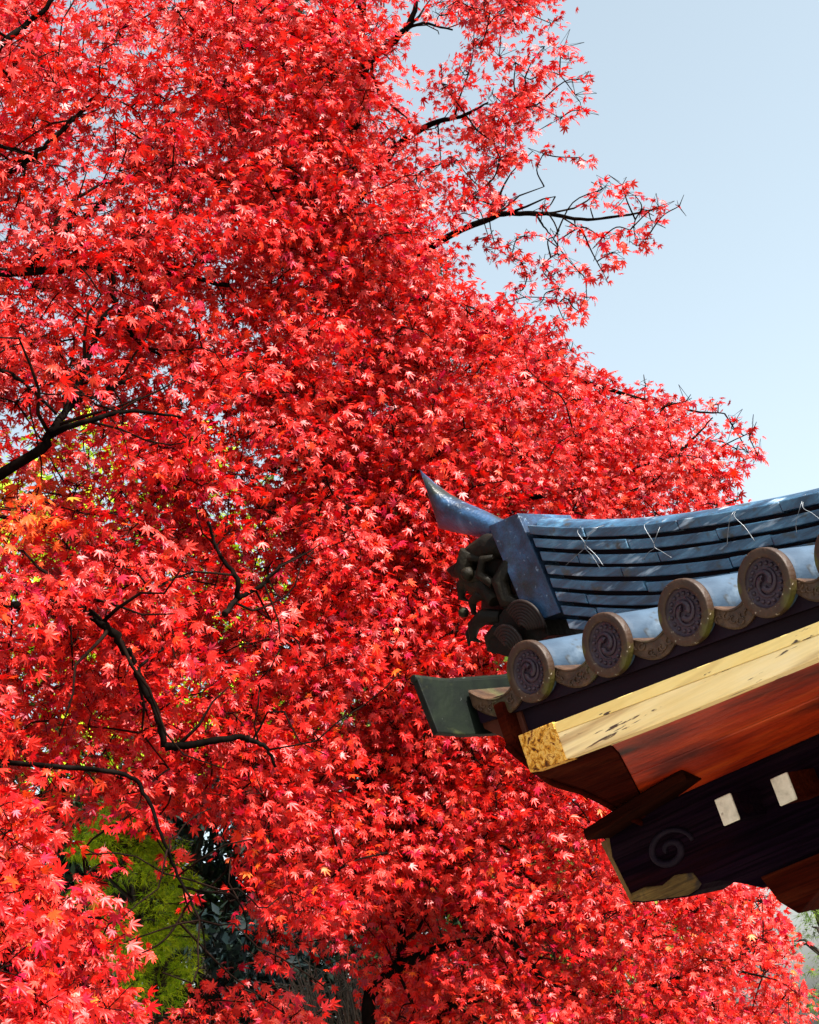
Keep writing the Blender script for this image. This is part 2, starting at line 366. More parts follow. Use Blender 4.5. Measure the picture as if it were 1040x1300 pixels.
# ---- eave: round tiles with discs
def lathe(mb, prof_, n=40, mi=0, smooth=True):
    """profile (radius, depth o) about the disc axis at the local origin; axis = local -Y (towards the viewer)"""
    R = []
    for r, o in prof_:
        R.append([(r * math.cos(w), -o, r * math.sin(w)) for w in np.linspace(0, 2 * math.pi, n, endpoint=False)])
    mb.rings(R, True, smooth, mi)
mb = MB()
R = []
for o, r, dz in ((-.02, .0755, 0), (-.05, .0745, 0), (-.2, .0745, .008), (-.40, .0745, .02)):
    R.append([(r * math.cos(w), -o, r * math.sin(w) + dz) for w in np.linspace(0, 2 * math.pi, 32, endpoint=False)])
mb.rings(R, True, True, 0, True)
disc_pos = [(-.753, .093), (-.490, .055), (-.237, .031), (0.0, 0.0), (.214, -.032)] + [(.226 + .245 * i, z_eave(.226 + .245 * i)) for i in range(1, 6)]
tube0 = mb.build('round_tile', M['tube'], gate)
db = MB()
lathe(db, [(.070, -.026), (.080, -.025), (.0842, -.022), (.0848, -.018), (.0848, -.004), (.0838, -.001), (.082, 0), (.064, .0), (.0615, -.001), (.0605, -.004)], 44, 0)
lathe(db, [(.0605, -.004), (.0595, -.009), (.054, -.0105), (.03, -.0095), (.0005, -.009)], 44, 1)
disc0 = db.build('disc', [M['rim'], M['disc']], tube0); disc0.scale = (.955, 1, .955)
cb = MB()
for i in range(17):
    w = 2 * math.pi * i / 17; r = .0475
    P = (r * math.cos(w), r * math.sin(w))
    for la in range(1):
        Rr = []
        for ph in np.linspace(0, math.pi / 2, 5):
            q = .0060 * math.cos(ph)
            Rr.append([(P[0] + q * math.cos(x), .0105 - .0068 * math.sin(ph), P[1] + q * math.sin(x)) for x in np.linspace(0, 2 * math.pi, 9, endpoint=False)])
        cb.rings(Rr, True)
for i in range(3):                     # three commas chasing each other
    P = []; rd = []
    for s_ in np.linspace(0, 1, 18):
        w = 2 * math.pi * i / 3 + 1.0 + s_ * 3.4
        r = .0115 + .026 * s_ ** .8
        P.append((r * math.cos(w), .0088, r * math.sin(w))); rd.append(.0075 * (1 - s_) ** .7 + .0018)
    cb.tube(P, rd, 8)
crest0 = cb.build('crest', M['disc'], tube0); crest0.scale = (.955, 1, .955)
for i, (a, z) in enumerate(disc_pos):
    if i == 0:
        t, ch = tube0, []
    else:
        t = tube0.copy(); COL.objects.link(t)
        for c in (disc0, crest0):
            c2 = c.copy(); COL.objects.link(c2); c2.parent = t
            if c is crest0: c2.rotation_euler = (0, random.uniform(-2, 2), 0)
    t.parent = gate; t.location = loc(a, 0, z)
    t.rotation_euler = (random.uniform(-.02, .02), -.12, -.13 + random.uniform(-.03, .03))
    if 4 == i: pass

# ---- pan tiles hanging between the round tiles
edges = [(-1.0, .118)] + disc_pos
for i in range(len(edges) - 1):
    (a0, z0), (a1, z1) = edges[i], edges[i + 1]
    mb = MB(); R = []; a0 += .045 if i else .012; a1 -= .045
    n = 22
    def pt(s_, up, o):
        a = a0 + (a1 - a0) * s_; base = z0 + (z1 - z0) * s_
        sag = 4 * s_ * (1 - s_)
        return loc(a, o, base + up - .045 * sag)
    for s_ in np.linspace(0, 1, n):
        R.append([pt(s_, -.034, -.022), pt(s_, -.029, -.018), pt(s_, .012, -.018), pt(s_, .018, -.022), pt(s_, .024, -.42), pt(s_, -.004, -.42)])
    mb.rings(R, True, False, 0, True)
    for s_ in np.linspace(.12, .88, 9):       # worn scroll relief on the front lip
        c = pt(s_ + random.uniform(-.02, .02), random.uniform(-.018, .002), -.017)
        P = [(c[0] + .010 * math.cos(w), c[1] - .001, c[2] + .008 * math.sin(w)) for w in np.linspace(random.uniform(0, 3), random.uniform(3.5, 6.5), 8)]
        mb.tube(P, .0022, 6)
    mb.tube([pt(s_, .014, -.017) for s_ in np.linspace(.02, .98, 20)], .003, 6)
    mb.build('pan_tile', M['panfront'], gate)
# verge tile hanging at the gable end
mb = MB()
mb.prism([(.142, .188), (.128, .030), (.02, .016), (-.2, .01), (-.42, .02), (-.42, .19), (-.2, .172), (.03, .172)], lambda o, z, a: loc(a, o, z), -1.022, -1.0)
mb.tube([loc(-1.012, .145, .186), loc(-1.012, .03, .170), loc(-1.012, -.2, .172), loc(-1.012, -.42, .19)], .012, 10)
mb.build('verge_tile', M['green_tile'], gate, .004, 2)

# roof bedding, back slope
mb = MB(); sweep(mb, -.99, A_END, lambda a: z_eave(a) - .085, lambda a: z_eave(a) - .03, -.03, -.80)
mb.build('roof_bed', M['fascia'], gate)
mb = MB(); R = []
for a in np.linspace(-1.02, A_END, 70):
    w = .03 * abs(math.sin(a * math.pi / .25))
    R.append([loc(a, -.47, z_eave(a) + .09 + w), loc(a, -.86, z_eave(a) + .02 + w), loc(a, -.86, z_eave(a) - .05), loc(a, -.47, z_eave(a) - .02)])
mb.rings(R, True, False, 0, True); mb.build('back_slope', M['tile'], gate)

# fascia, painted eave board, metal cap
mb = MB(); sweep(mb, -.87, A_END, lambda a: z_st(a) - .03, lambda a: z_eave(a) - .03, -.055, -.09)
mb.build('fascia_board', M['fascia'], gate)
mid = lambda a: z_st(a) + (z_sb(a) - z_st(a)) * float(np.interp(a, [-.9, .1], [.26, .36]))
mb = MB(); sweep(mb, -.840, A_END, mid, z_st, .0, -.075)
mb.build('eave_board', M['yellow'], gate, .0012, 1)
mb = MB(); sweep(mb, -.838, A_END, z_sb, lambda a: mid(a) - .0002, -.0018, -.075)
mb.build('eave_board', M['cream'], gate, .003, 2)
mb = MB(); sweep(mb, -.850, -.725, lambda a: z_sb(a) - .003, lambda a: z_st(a) + .003, .0035, -.08, 6)
mb.build('metal_cap', M['rust'], gate, .002, 2)

# soffit of red boards, sloping in and down from the eave board
def soffit(s0, s1, step, mat, left):
    """one run of boards; left(s) is where it ends towards the gable"""
    mb = MB(); R = []
    for q in np.linspace(0, 1, 40):
        row = []
        for s_, dz in ((s0, -step), (s1, -step), (s1, .02), (s0, .02)):
            a0, a1 = left(s_)
            a = a0 + (a1 - a0) * q; zb = z_sb(a) + .012
            row.append(loc(a, -.03 - .49 * s_, zb + (-.318 - zb) * s_ + dz))
        R.append(row)
    mb.rings(R, True, False, 0, True); return mb.build('soffit_board', mat, gate, .002, 1)
hip = lambda s_: float(np.interp(s_, [0, .15, .75, 1], [-.60, -.64, -.845, -.865]))
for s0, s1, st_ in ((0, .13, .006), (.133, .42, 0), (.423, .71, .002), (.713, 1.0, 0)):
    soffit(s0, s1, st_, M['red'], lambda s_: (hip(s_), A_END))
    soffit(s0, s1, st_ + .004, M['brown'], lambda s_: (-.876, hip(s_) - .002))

# barge board closing the gable end, with a bead along its lower edge
low = [(.0, -.052), (-.035, -.085), (-.08, -.128), (-.12, -.160), (-.17, -.180), (-.225, -.197), (-.30, -.235), (-.37, -.278), (-.5, -.33), (-.78, -.37)]
mb = MB(); mb.prism(low + [(-.78, .08), (.0, .06)], lambda o, z, a: loc(a, o, z), -.905, -.875)
mb.build('barge_board', M['brown'], gate, .003, 1)
mb = MB(); mb.tube(crom([loc(-.90, o, z - .003) for o, z in low], 5), .009, 8)
mb.build('barge_bead', M['brown'], gate)
mb = MB(); mb.prism([(-1.0, .03), (-1.0, .07), (-.86, .05), (-.86, -.06), (-.905, -.055)], lambda a, z, o: loc(a, o, z), -.045, -.07)
mb.build('corner_board', M['corner'], gate, .002, 1)

# beam with carved nose
mb = MB()
nose = [(-1.03, -.300), (-1.045, -.36), (-1.022, -.492), (-.98, -.506), (-.90, -.522), (-.83, -.536), (-.79, -.530), (-.775, -.520), (-.72, -.528), (-.66, -.553), (-.60, -.585), (A_END, -.60), (A_END, -.32), (-.70, -.28)]
mb.prism(nose, lambda a, z, o: loc(a, o, z), -.42, -.58)
mb.build('tie_beam', M['dark'], gate, .006, 2)
mb = MB()
mb.prism([(-1.019, -.4865), (-1.012, -.470), (-.96, -.468), (-.9, -.482), (-.85, -.47), (-.79, -.482), (-.775, -.517), (-.79, -.526), (-.83, -.5315), (-.9, -.518), (-.98, -.502)], lambda a, z, o: loc(a, o, z), -.4172, -.43)
mb.build('worn_edge', M['worn'], gate, .002, 1)
mb = MB(); mb.tube([loc(-1.028, -.424, -.305), loc(-1.041, -.424, -.36), loc(-1.018, -.424, -.49)], .008, 6)
mb.build('nose_edge', M['tan'], gate)
mb = MB()
P = []; rd = []
for s_ in np.linspace(0, 1, 60):
    w = math.radians(200) - s_ * math.radians(560); r = .010 + .062 * s_
    P.append(loc(-.835 + 1.15 * r * math.cos(w), -.418, -.405 + .78 * r * math.sin(w))); rd.append(.0065 + .004 * math.sin(s_ * math.pi))
mb.tube(P, rd, 8)
mb.build('scroll_carving', M['scroll'], gate)
mb = MB(); R = []
for a, z in ((-1.005, -.310), (-.82, -.290), (-.62, -.274)):
    R.append([loc(a, -.30, z), loc(a, -.30, z + .030), loc(a - .05, -.66, z + .034), loc(a - .05, -.66, z)])
mb.rings(R, True, False, 0, True); mb.build('beam_cap', M['capwood'], gate, .004, 1)
mb = MB(); mb.prism([(-1.085, -.304), (-1.075, -.36), (-1.04, -.372), (-1.03, -.304)], lambda a, z, o: loc(a, o, z), -.45, -.6)
mb.build('beam_end', M['tan'], gate, .003, 1)
mb = MB(); mb.box(loc(-.69, -.52, -.34), loc(A_END, -.56, -.30)); mb.build('wall_panel', M['dark'], gate)
mb = MB(); mb.prism([(-.575, -.56), (-.547, -.634), (-.504, -.678), (-.42, -.640), (-.36, -.602), (-.2, -.59), (-.2, -.56)], lambda a, z, o: loc(a, o, z), -.395, -.54)
mb.build('bracket', M['brown'], gate, .005, 2)
# rafters with white painted ends
for i in range(11):
    a = -.528 + .180 * i; zt = -.353 - .0105 * min(i, 3)
    mb = MB(); mb.prism([(-.30, zt), (-.30, zt - .068), (-.95, zt - .05), (-.95, zt + .018)], lambda o, z, x: loc(x, o, z), a - .0255, a + .0255)
    rf = mb.build('rafter', M['dark'] if i != 1 else M['brown'], gate, .002, 1)
    mb = MB(); mb.box(loc(a - .0262, -.2955, zt - .0688), loc(a + .0262, -.3035, zt + .0008))
    mb.build('painted_end', M['white'], rf, .002, 1)
for a in (.10, 1.32):
    mb = MB(); mb.box((a - .10, .40, .16), (a + .10, .60, HZ - .598)); p = mb.build('post', M['brown'], gate, .008, 2)
    mb = MB(); mb.box((a - .17, .33, 0), (a + .17, .67, .16)); mb.build('post_base', M['stone'], p, .015, 2)

# ================================================================== trees
def leaf_object(name, mat, C, Nn, T, size, colr, template, faces, parent):
    """C, Nn, T: centres, normals and tip directions; template (u across, v along tip, w normal)"""
    n, V = len(C), len(template)
    Nn = Nn / np.linalg.norm(Nn, axis=1, keepdims=True)
    T = T - Nn * (T * Nn).sum(1, keepdims=True); T /= np.linalg.norm(T, axis=1, keepdims=True) + 1e-9
    X = np.cross(T, Nn)
    tp = np.asarray(template)
    curlf = rng.uniform(.3, 1.9, n)[:, None]
    asp = rng.uniform(.8, 1.1, n)[:, None]
    co = (C[:, None, :] + size[:, None, None] * (X[:, None, :] * (tp[None, :, 0] * asp)[:, :, None] + T[:, None, :] * tp[None, :, 1][:, :, None]
          + Nn[:, None, :] * (tp[None, :, 2] * curlf)[:, :, None])).reshape(-1, 3)
    fa = np.asarray(faces); k = fa.shape[1]
    idx = (fa[None] + (np.arange(n) * V)[:, None, None]).reshape(-1)
    me = bpy.data.meshes.new(name)
    me.vertices.add(len(co)); me.vertices.foreach_set('co', co.astype(np.float32).reshape(-1))
    me.loops.add(len(idx)); me.loops.foreach_set('vertex_index', idx.astype(np.int32))
    nf = len(idx) // k
    me.polygons.add(nf); me.polygons.foreach_set('loop_start', np.arange(0, nf * k, k, dtype=np.int32))
    ca = me.color_attributes.new('leaf_colour', 'FLOAT_COLOR', 'POINT')
    cc = np.ones((n, V, 4), np.float32); cc[:, :, :3] = colr[:, None, :]
    ca.data.foreach_set('color', cc.reshape(-1))
    me.update(calc_edges=True); me.materials.append(mat)
    o = bpy.data.objects.new(name, me); COL.objects.link(o); o.parent = parent
    return o

# seven-lobed maple leaf, flat fan with a little droop at the tips
def maple_template():
    L = [(-128, .40), (-80, .74), (-40, .93), (0, 1.05), (40, .93), (80, .74), (128, .40)]
    pts = [(0, 0, .0)]
    pol = [(180, .07)]
    for i, (w, r) in enumerate(L):
        pol.append((w - 12, r * .60)); pol.append((w, r)); pol.append((w + 12, r * .60))
        if i < 6: pol.append(((w + L[i + 1][0]) / 2, .36))
    for w, r in pol:
        a = math.radians(w); pts.append((r * math.sin(a), r * math.cos(a), -.26 * r * r + (.05 if r < .3 else 0)))
    n = len(pol)
    fs = [(0, 1 + i, 1 + (i + 1) % n) for i in range(n)]
    b = len(pts); pts += [(-.02, -.05, 0), (.02, -.05, 0), (.03, -.85, .05)]; fs.append((b, b + 1, b + 2))
    return pts, fs
MAPLE_T, MAPLE_F = maple_template()
# simpler one for the leaves that are far off
def simple_template():
    L = [(-100, .62), (-48, .9), (0, 1.05), (48, .9), (100, .62)]
    pts = [(0, 0, 0)]; pol = [(180, .08)]
    for i, (w, r) in enumerate(L):
        pol.append((w, r))
        if i < 4: pol.append(((w + L[i + 1][0]) / 2, .30))
    for w, r in pol:
        a = math.radians(w); pts.append((r * math.sin(a), r * math.cos(a), -.26 * r * r))
    return pts, [(0, 1 + i, 1 + (i + 1) % len(pol)) for i in range(len(pol))]

def inside(poly, x, y):
    c = False; n = len(poly)
    for i in range(n):
        x1, y1 = poly[i]; x2, y2 = poly[i - 1]
        if (y1 > y) != (y2 > y) and x < (x2 - x1) * (y - y1) / (y2 - y1) + x1: c = not c
    return c
DG = np.array([[6.0, 7.0, 7.6], [5.2, 6.5, 7.5], [3.9, 6.2, 7.4]])     # front of the foliage, metres, over a 3 x 3 grid
def front(x, y):
    u = min(max(x / 520, 0), 2); v = min(max(y / 650, 0), 2)
    i, j = min(int(v), 1), min(int(u), 1); fv, fu = v - i, u - j
    return (DG[i, j] * (1 - fu) + DG[i, j + 1] * fu) * (1 - fv) + (DG[i + 1, j] * (1 - fu) + DG[i + 1, j + 1] * fu) * fv
_ph = rng.uniform(0, 6.28, (8, 3)); _fr = rng.normal(0, 1, (8, 3)) * np.array([2.4] * 4 + [5.5] * 4)[:, None]
BOUGHS = [(at(x, y, d), r, a) for x, y, d, r, a in (          # fuller boughs and hollows of the crowns
    (450, 800, 6.3, .75, 1.3), (480, 660, 6.4, .6, 1.2), (430, 920, 6.3, .7, 1.1), (560, 1010, 6.9, .8, .9), (330, 640, 6.0, .6, .8), (380, 200, 6.8, .9, .7), (250, 780, 5.5, .5, .6),
    (640, 560, 7.0, .6, .8), (760, 1180, 7.3, .8, .8), (340, 400, 6.3, .7, 1.1), (300, 300, 6.4, .5, .8), (700, 480, 7.1, .35, -1.0), (110, 900, 5.0, .45, -.9), (215, 905, 5.2, .35, -1.0), (420, 1190, 6.6, .4, -1.2), (600, 1120, 7.0, .4, -.8), (60, 300, 5.7, .4, -.7))]
def lump(p):
    return sum(a * math.exp(-float(((p - c) ** 2).sum()) / (r * r)) for c, r, a in BOUGHS) + sum(math.sin(float(_fr[i] @ p) + _ph[i, 0]) for i in range(8)) / 8 ** .5

REDS = np.array([[.50, .007, .004], [.60, .016, .008], [.36, .002, .004], [.64, .034, .020], [.38, .003, .028], [.64, .036, .004]])
REDW = np.array([.30, .26, .18, .10, .10, .06])
def px_of(p):
    d = p - CAM; z = d @ _F
    return 520 + FPX * (d @ _R) / z, 650 - FPX * (d @ _U) / z
LIMB_PX = []
def maple(name, label, limbs, regions, extra, tint=None, back=0.0, ls=1.0):
    """limbs: list of (points (x, y, d), r0, r1); the first is the trunk. regions: (polygon, sprays, depth range, leaves per spray, spray radius)"""
    base = limbs[0][0][0]
    P0 = np.array(base if len(base) == 3 and limbs[0][3:] else at(*base))
    root = empty(name, (P0[0], P0[1], 0.0))
    tag(root, label, 'tree', 'red maples')
    off = np.array([P0[0], P0[1], 0.0])
    nodes = []
    for i, lb in enumerate(limbs):
        pts, r0, r1 = lb[:3]
        W3 = [np.array(p) if lb[3:] else at(p[0], p[1], p[2] + back) for p in pts]
        C_ = crom(W3, 6)
        C_ = [c + (rng.normal(0, .45, 3) * min(.012, max(.003, r1 * .8)) if 0 < k < len(C_) - 1 else 0) for k, c in enumerate(C_)]
        rr = list(np.linspace(r0, r1, len(C_)) * (1 + rng.normal(0, .05, len(C_))))
        mb = MB(); mb.tube([c - off for c in C_], rr, 8 if r0 > .012 else 6)
        mb.build('trunk' if i == 0 else 'limb', M['bark'], root)
        nodes += [(c, i) for c in C_]
        if i and r0 > .007: LIMB_PX.extend([(*px_of(c), (c - CAM) @ _F) for c in C_])
    tw = MB()
    for i, lb in enumerate(limbs):
        ns = [c for c, k in nodes if k == i]
        if i == 0 or len(ns) < 8: continue
        for _ in range(max(2, int(len(ns) / 6))):
            j = random.randrange(3, len(ns) - 1)
            if px_of(ns[j])[0] > 690: continue
            t = ns[j] - ns[j - 1]; t = t / (np.linalg.norm(t) + 1e-9)
            r = lb[1] + (lb[2] - lb[1]) * j / len(ns); r = max(.0028, r * .5)
            p = ns[j]; P = [p]; dr = t * .6 + rng.normal(0, .7, 3) + np.array([0, 0, .25])
            for _k in range(random.randint(3, 6)):
                dr = dr / np.linalg.norm(dr) + rng.normal(0, .33, 3)
                p = p + dr / np.linalg.norm(dr) * random.uniform(.05, .10) * (1.5 if lb[1] > .017 else 1.0); P.append(p)
            tw.tube([c - off for c in P], list(np.linspace(r, .002, len(P))), 6)
            nodes += [(c, -1) for c in P[1:]]
    nodes = [c for c, i in nodes]
    spr = []
    LP = np.array(LIMB_PX[-400:]) if LIMB_PX else None
    for poly, count, (d0, d1), nl, rad in regions:
        xs = [p[0] for p in poly]; ys = [p[1] for p in poly]; k = 0; tries = 0
        while k < count and tries < count * 60:
            tries += 1
            x, y = random.uniform(min(xs), max(xs)), random.uniform(min(ys), max(ys))
            if not inside(poly, x, y): continue
            d = front(x, y) + d0 + (d1 - d0) * random.random() ** 1.15
            p = at(x, y, d)
            if d - front(x, y) < .72 * (d1 - d0) and lump(p) < random.uniform(-.5, .45): continue
            if LP is not None:                     # boughs carry few leaves on their own viewing side
                hit = (np.hypot(LP[:, 0] - x, LP[:, 1] - y) < 34) & (LP[:, 2] > d - .05)
                if hit.any() and random.random() < .22: k += .5; continue
            spr.append((p, int(nl * random.uniform(.6, 1.4) / ls ** 1.6), rad * random.uniform(.7, 1.25))); k += 1
    for x, y, rpx, nl in extra:
        d = front(x, y) + random.uniform(.1, .9)
        spr.append((at(x, y, d), int(nl * 1.7 + .5), 1.12 * rpx * d / FPX))
    # twigs: every spray is joined to the nearest wood already there
    SP = np.array([s[0] for s in spr])
    ND = list(nodes)
    dist = np.array([np.min(np.linalg.norm(np.array(ND) - p, axis=1)) for p in SP[:]])
    for i in np.argsort(dist):
        p = SP[i]; A = np.array(ND); dd = np.linalg.norm(A - p, axis=1); j = int(np.argmin(dd)); q = A[j]
        ln = dd[j]
        if ln > .03:
            m = (p + q) / 2 + rng.normal(0, .10, 3) * ln + np.array([0, 0, .07 * ln])
            C_ = crom([q, m, p], 4)
            tw.tube([c - off for c in C_], list(np.linspace(min(.0055, .003 + .004 * ln), .0022, len(C_))), 4, cap=False)
            ND += C_[2:]
        for b in range(5):                              # fine twiglets inside the spray
            v = rng.normal(0, 1, 3); v[2] *= .6; v /= np.linalg.norm(v)
            e = p + v * spr[i][2] * random.uniform(.25, .62)
            m = (p + e) / 2 + rng.normal(0, .03, 3)
            tw.tube([c - off for c in (p, m, e)], [.002, .0016, .001], 3, cap=False)
    tag(tw.build('twigs', M['twig'], root), kind='stuff')
    # leaves
    C_, N_, T_, S_, K_ = [], [], [], [], []
    for p, nl, rad in spr:
        out = np.array([.35, -.85, 0]) + rng.normal(0, .35, 3)
        nrm = np.array([0, 0, .75]) + out * .75; nrm /= np.linalg.norm(nrm)
        q = rng.normal(0, 1, (nl, 3)); q /= np.linalg.norm(q, axis=1, keepdims=True)
        q *= rad * rng.uniform(.15, 1.0, (nl, 1)) ** .6
        q -= nrm * (q @ nrm)[:, None] * .55
        q[:, 2] -= .25 * (q[:, :2] ** 2).sum(1) / max(rad, .05)
        C_.append(p + q)
        N_.append(nrm * 1.0 + rng.normal(0, .62, (nl, 3)))
        T_.append(q / rad * .7 + np.array([0, -.15, -.75]) + rng.normal(0, .45, (nl, 3)))
        S_.append(ls * (.017 + .026 * rng.random(nl) ** .9))
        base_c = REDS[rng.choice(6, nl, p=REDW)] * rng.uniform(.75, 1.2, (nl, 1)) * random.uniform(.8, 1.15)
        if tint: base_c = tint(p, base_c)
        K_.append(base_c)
    C_ = np.concatenate(C_) - off
    cr = leaf_object('crown', M['leaf'], C_, np.concatenate(N_), np.concatenate(T_), np.concatenate(S_), np.clip(np.concatenate(K_), 0, .9), MAPLE_T, MAPLE_F, root)
    print(name, 'sprays', len(spr), 'leaves', len(C_))
    return root

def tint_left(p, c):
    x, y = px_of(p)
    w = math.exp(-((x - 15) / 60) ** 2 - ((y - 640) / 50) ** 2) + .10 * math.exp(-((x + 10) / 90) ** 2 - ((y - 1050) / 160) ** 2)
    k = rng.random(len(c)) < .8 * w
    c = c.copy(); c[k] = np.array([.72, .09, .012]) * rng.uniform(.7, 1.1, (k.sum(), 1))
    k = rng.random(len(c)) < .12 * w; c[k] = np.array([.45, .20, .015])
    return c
def tint_low(p, c):
    k = rng.random(len(c)) < .012; c = c.copy(); c[k] = np.array([.72, .13, .015]); return c

def seg(*p, d=None, w=None): return [(x, y, d) for x, y in p]
# --- nearest maple, its trunk stands out of frame to the left
gA = at(-330, 900, 5.6)
A_limbs = [
    ([(gA[0] - .1, gA[1], 0.0), (gA[0] - .05, gA[1], .9), (gA[0], gA[1] + .05, 1.8), tuple(at(-300, 760, 5.7)), tuple(at(-270, 560, 5.8)), tuple(at(-240, 330, 6.0)), tuple(at(-190, 80, 6.3))], .15, .05, True),
    ([(-275, 480, 5.8), (-120, 400, 5.7), (-20, 352, 5.7), (40, 345, 5.8), (135, 343, 5.9), (200, 345, 6.0), (290, 362, 6.2)], .022, .008),
    ([(30, 345, 5.8), (50, 322, 5.8), (85, 290, 5.9), (120, 266, 6.0), (150, 235, 6.2)], .018, .006),
    ([(140, 343, 5.9), (148, 388, 5.9), (172, 430, 5.9), (205, 452, 6.0)], .013, .005),
    ([(-295, 720, 5.7), (-120, 660, 5.5), (40, 578, 5.4), (62, 552, 5.4), (90, 515, 5.5), (130, 497, 5.6), (175, 478, 5.7)], .022, .007),
    ([(95, 512, 5.5), (108, 465, 5.6), (130, 405, 5.7), (147, 386, 5.8)], .016, .006),
    ([(62, 552, 5.4), (110, 535, 5.3), (165, 522, 5.4), (230, 530, 5.5)], .012, .004),
    ([(-60, 455, 5.5), (0, 470, 5.4), (30, 485, 5.4), (72, 526, 5.4)], .010, .005),
    ([(-255, 420, 5.9), (-100, 180, 6.0), (0, 60, 6.0), (50, 18, 6.1), (90, -30, 6.2)], .018, .007),
    ([(125, 120, 6.1), (100, 145, 6.1), (62, 180, 6.0), (20, 216, 6.0), (-60, 260, 5.9)], .007, .012),
    ([(-60, 180, 5.9), (0, 186, 5.9), (40, 196, 6.0)], .009, .005),
    ([(-305, 860, 5.6), (-140, 800, 5.3), (35, 768, 5.2), (100, 775, 5.2), (140, 800, 5.1), (160, 826, 5.1), (172, 850, 5.15), (200, 905, 5.1), (208, 948, 5.1)], .018, .010),
    ([(210, 948, 5.1), (240, 946, 5.1), (300, 936, 5.2), (318, 940, 5.3), (338, 948, 5.3), (350, 974, 5.3)], .014, .005),
    ([(-100, 960, 4.9), (85, 974, 4.8), (160, 984, 4.8), (186, 1012, 4.7), (205, 1060, 4.6), (226, 1112, 4.6), (254, 1168, 4.5), (262, 1215, 4.5)], .009, .0022),
    ([(226, 1125, 4.6), (262, 1132, 4.6), (296, 1138, 4.7), (312, 1165, 4.7), (310, 1210, 4.7)], .005, .002),
    ([(300, 762, 5.6), (301, 735, 5.6), (277, 700, 5.7), (264, 662, 5.7)], .010, .005),
    ([(285, 780, 5.5), (300, 762, 5.6), (335, 741, 5.7), (355, 720, 5.8), (388, 703, 5.9)], .011, .005),
    ([(-200, 1280, 4.6), (-40, 1230, 4.3), (20, 1240, 4.2), (60, 1275, 4.2)], .02, .006),
]
A_poly = [(-120, -60), (240, -60), (300, 140), (330, 330), (420, 600), (440, 800), (400, 960), (340, 1020), (250, 1030), (190, 1010), (120, 1010), (0, 1030), (-120, 1030)]
A_low = [(-110, 1010), (60, 1010), (110, 1060), (100, 1140), (130, 1220), (240, 1270), (340, 1230), (400, 1290), (400, 1360), (-110, 1360)]
maple('maple_tree', 'nearest red maple, its dark limbs coming in from the left edge', A_limbs,
      [(A_poly, 980, (0, 2.4), 46, .19), (A_low, 150, (-.1, 1.1), 40, .16), ([(-480, -160), (-110, -160), (-110, 1100), (-420, 1000), (-540, 500)], 330, (-.2, 2.2), 40, .21)],
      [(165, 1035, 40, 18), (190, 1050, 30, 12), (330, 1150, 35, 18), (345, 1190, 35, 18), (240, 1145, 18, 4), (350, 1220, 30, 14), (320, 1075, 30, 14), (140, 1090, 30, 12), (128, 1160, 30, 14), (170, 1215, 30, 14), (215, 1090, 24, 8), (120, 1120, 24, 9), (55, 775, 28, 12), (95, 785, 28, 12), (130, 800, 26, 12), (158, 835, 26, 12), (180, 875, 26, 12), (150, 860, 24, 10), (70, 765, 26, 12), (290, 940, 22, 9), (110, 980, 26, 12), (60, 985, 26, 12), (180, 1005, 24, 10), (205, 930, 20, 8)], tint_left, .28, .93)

# --- tall maple at the back, reaching over the sky
gC = at(560, 900, 8.6)
C_limbs = [
    ([(gC[0] + .1, gC[1], 0), (gC[0] + .05, gC[1], 1.2), tuple(at(545, 1000, 8.6)), tuple(at(500, 800, 8.6)), tuple(at(455, 560, 8.6)), tuple(at(440, 330, 8.6)), tuple(at(450, 130, 8.6)), tuple(at(465, -80, 8.6))], .15, .012, True),
    ([(448, 420, 8.5), (415, 285, 7.9), (428, 238, 7.6), (370, 228, 7.2), (320, 236, 7.0), (265, 230, 6.9), (215, 227, 6.8)], .04, .012),
    ([(320, 236, 7.0), (380, 249, 7.1), (412, 251, 7.1)], .012, .005),
    ([(262, 230, 6.9), (260, 212, 6.9)], .008, .006),
    ([(450, 180, 8.5), (462, 90, 8.2), (490, 60, 8.0), (522, 28, 7.9), (530, -20, 7.9)], .03, .008),
    ([(490, 60, 8.0), (530, 30, 7.9), (575, 38, 7.9)], .010, .004),
    ([(450, 260, 8.5), (500, 190, 8.2), (548, 158, 8.0), (590, 146, 7.9), (620, 130, 7.9)], .022, .004),
    ([(445, 420, 8.5), (540, 320, 8.3), (625, 276, 8.1), (660, 271, 8.0), (700, 272, 8.0), (745, 279, 8.0), (800, 272, 8.0), (846, 262, 8.0)], .019, .003),
    ([(680, 271, 8.0), (692, 290, 8.0), (704, 305, 8.0)], .006, .002),
    ([(455, 520, 8.5), (520, 470, 8.3), (620, 440, 8.1), (700, 470, 8.0), (790, 500, 7.9), (870, 520, 7.9), (920, 525, 7.9)], .018, .003),
    ([(470, 640, 8.5), (600, 640, 8.2), (740, 620, 8.0), (822, 590, 7.9), (862, 572, 7.9), (884, 553, 7.9), (905, 530, 7.9)], .016, .003),
    ([(478, 720, 8.5), (430, 612, 7.4), (410, 600, 7.2), (368, 610, 7.1)], .025, .006),
    ([(410, 600, 7.2), (411, 542, 7.2), (428, 492, 7.2), (462, 458, 7.2)], .010, .004),
    ([(540, 720, 7.6), (510, 660, 7.3), (500, 622, 7.2)], .008, .006),
    ([(515, 670, 7.3), (545, 702, 7.2), (585, 715, 7.2)], .006, .003),
]
C_dense = [(240, -60), (500, -60), (485, 30), (500, 130), (530, 210), (545, 290), (560, 350), (600, 395), (655, 395), (690, 440), (735, 465), (790, 500), (850, 515), (890, 535), (915, 575), (905, 600), (920, 650), (900, 740), (700, 800), (560, 830), (420, 820), (400, 560), (320, 330), (290, 140)]
C_sparse = [(500, -60), (690, -60), (700, 20), (690, 120), (680, 190), (650, 230), (640, 330), (600, 330), (570, 300), (540, 130)]
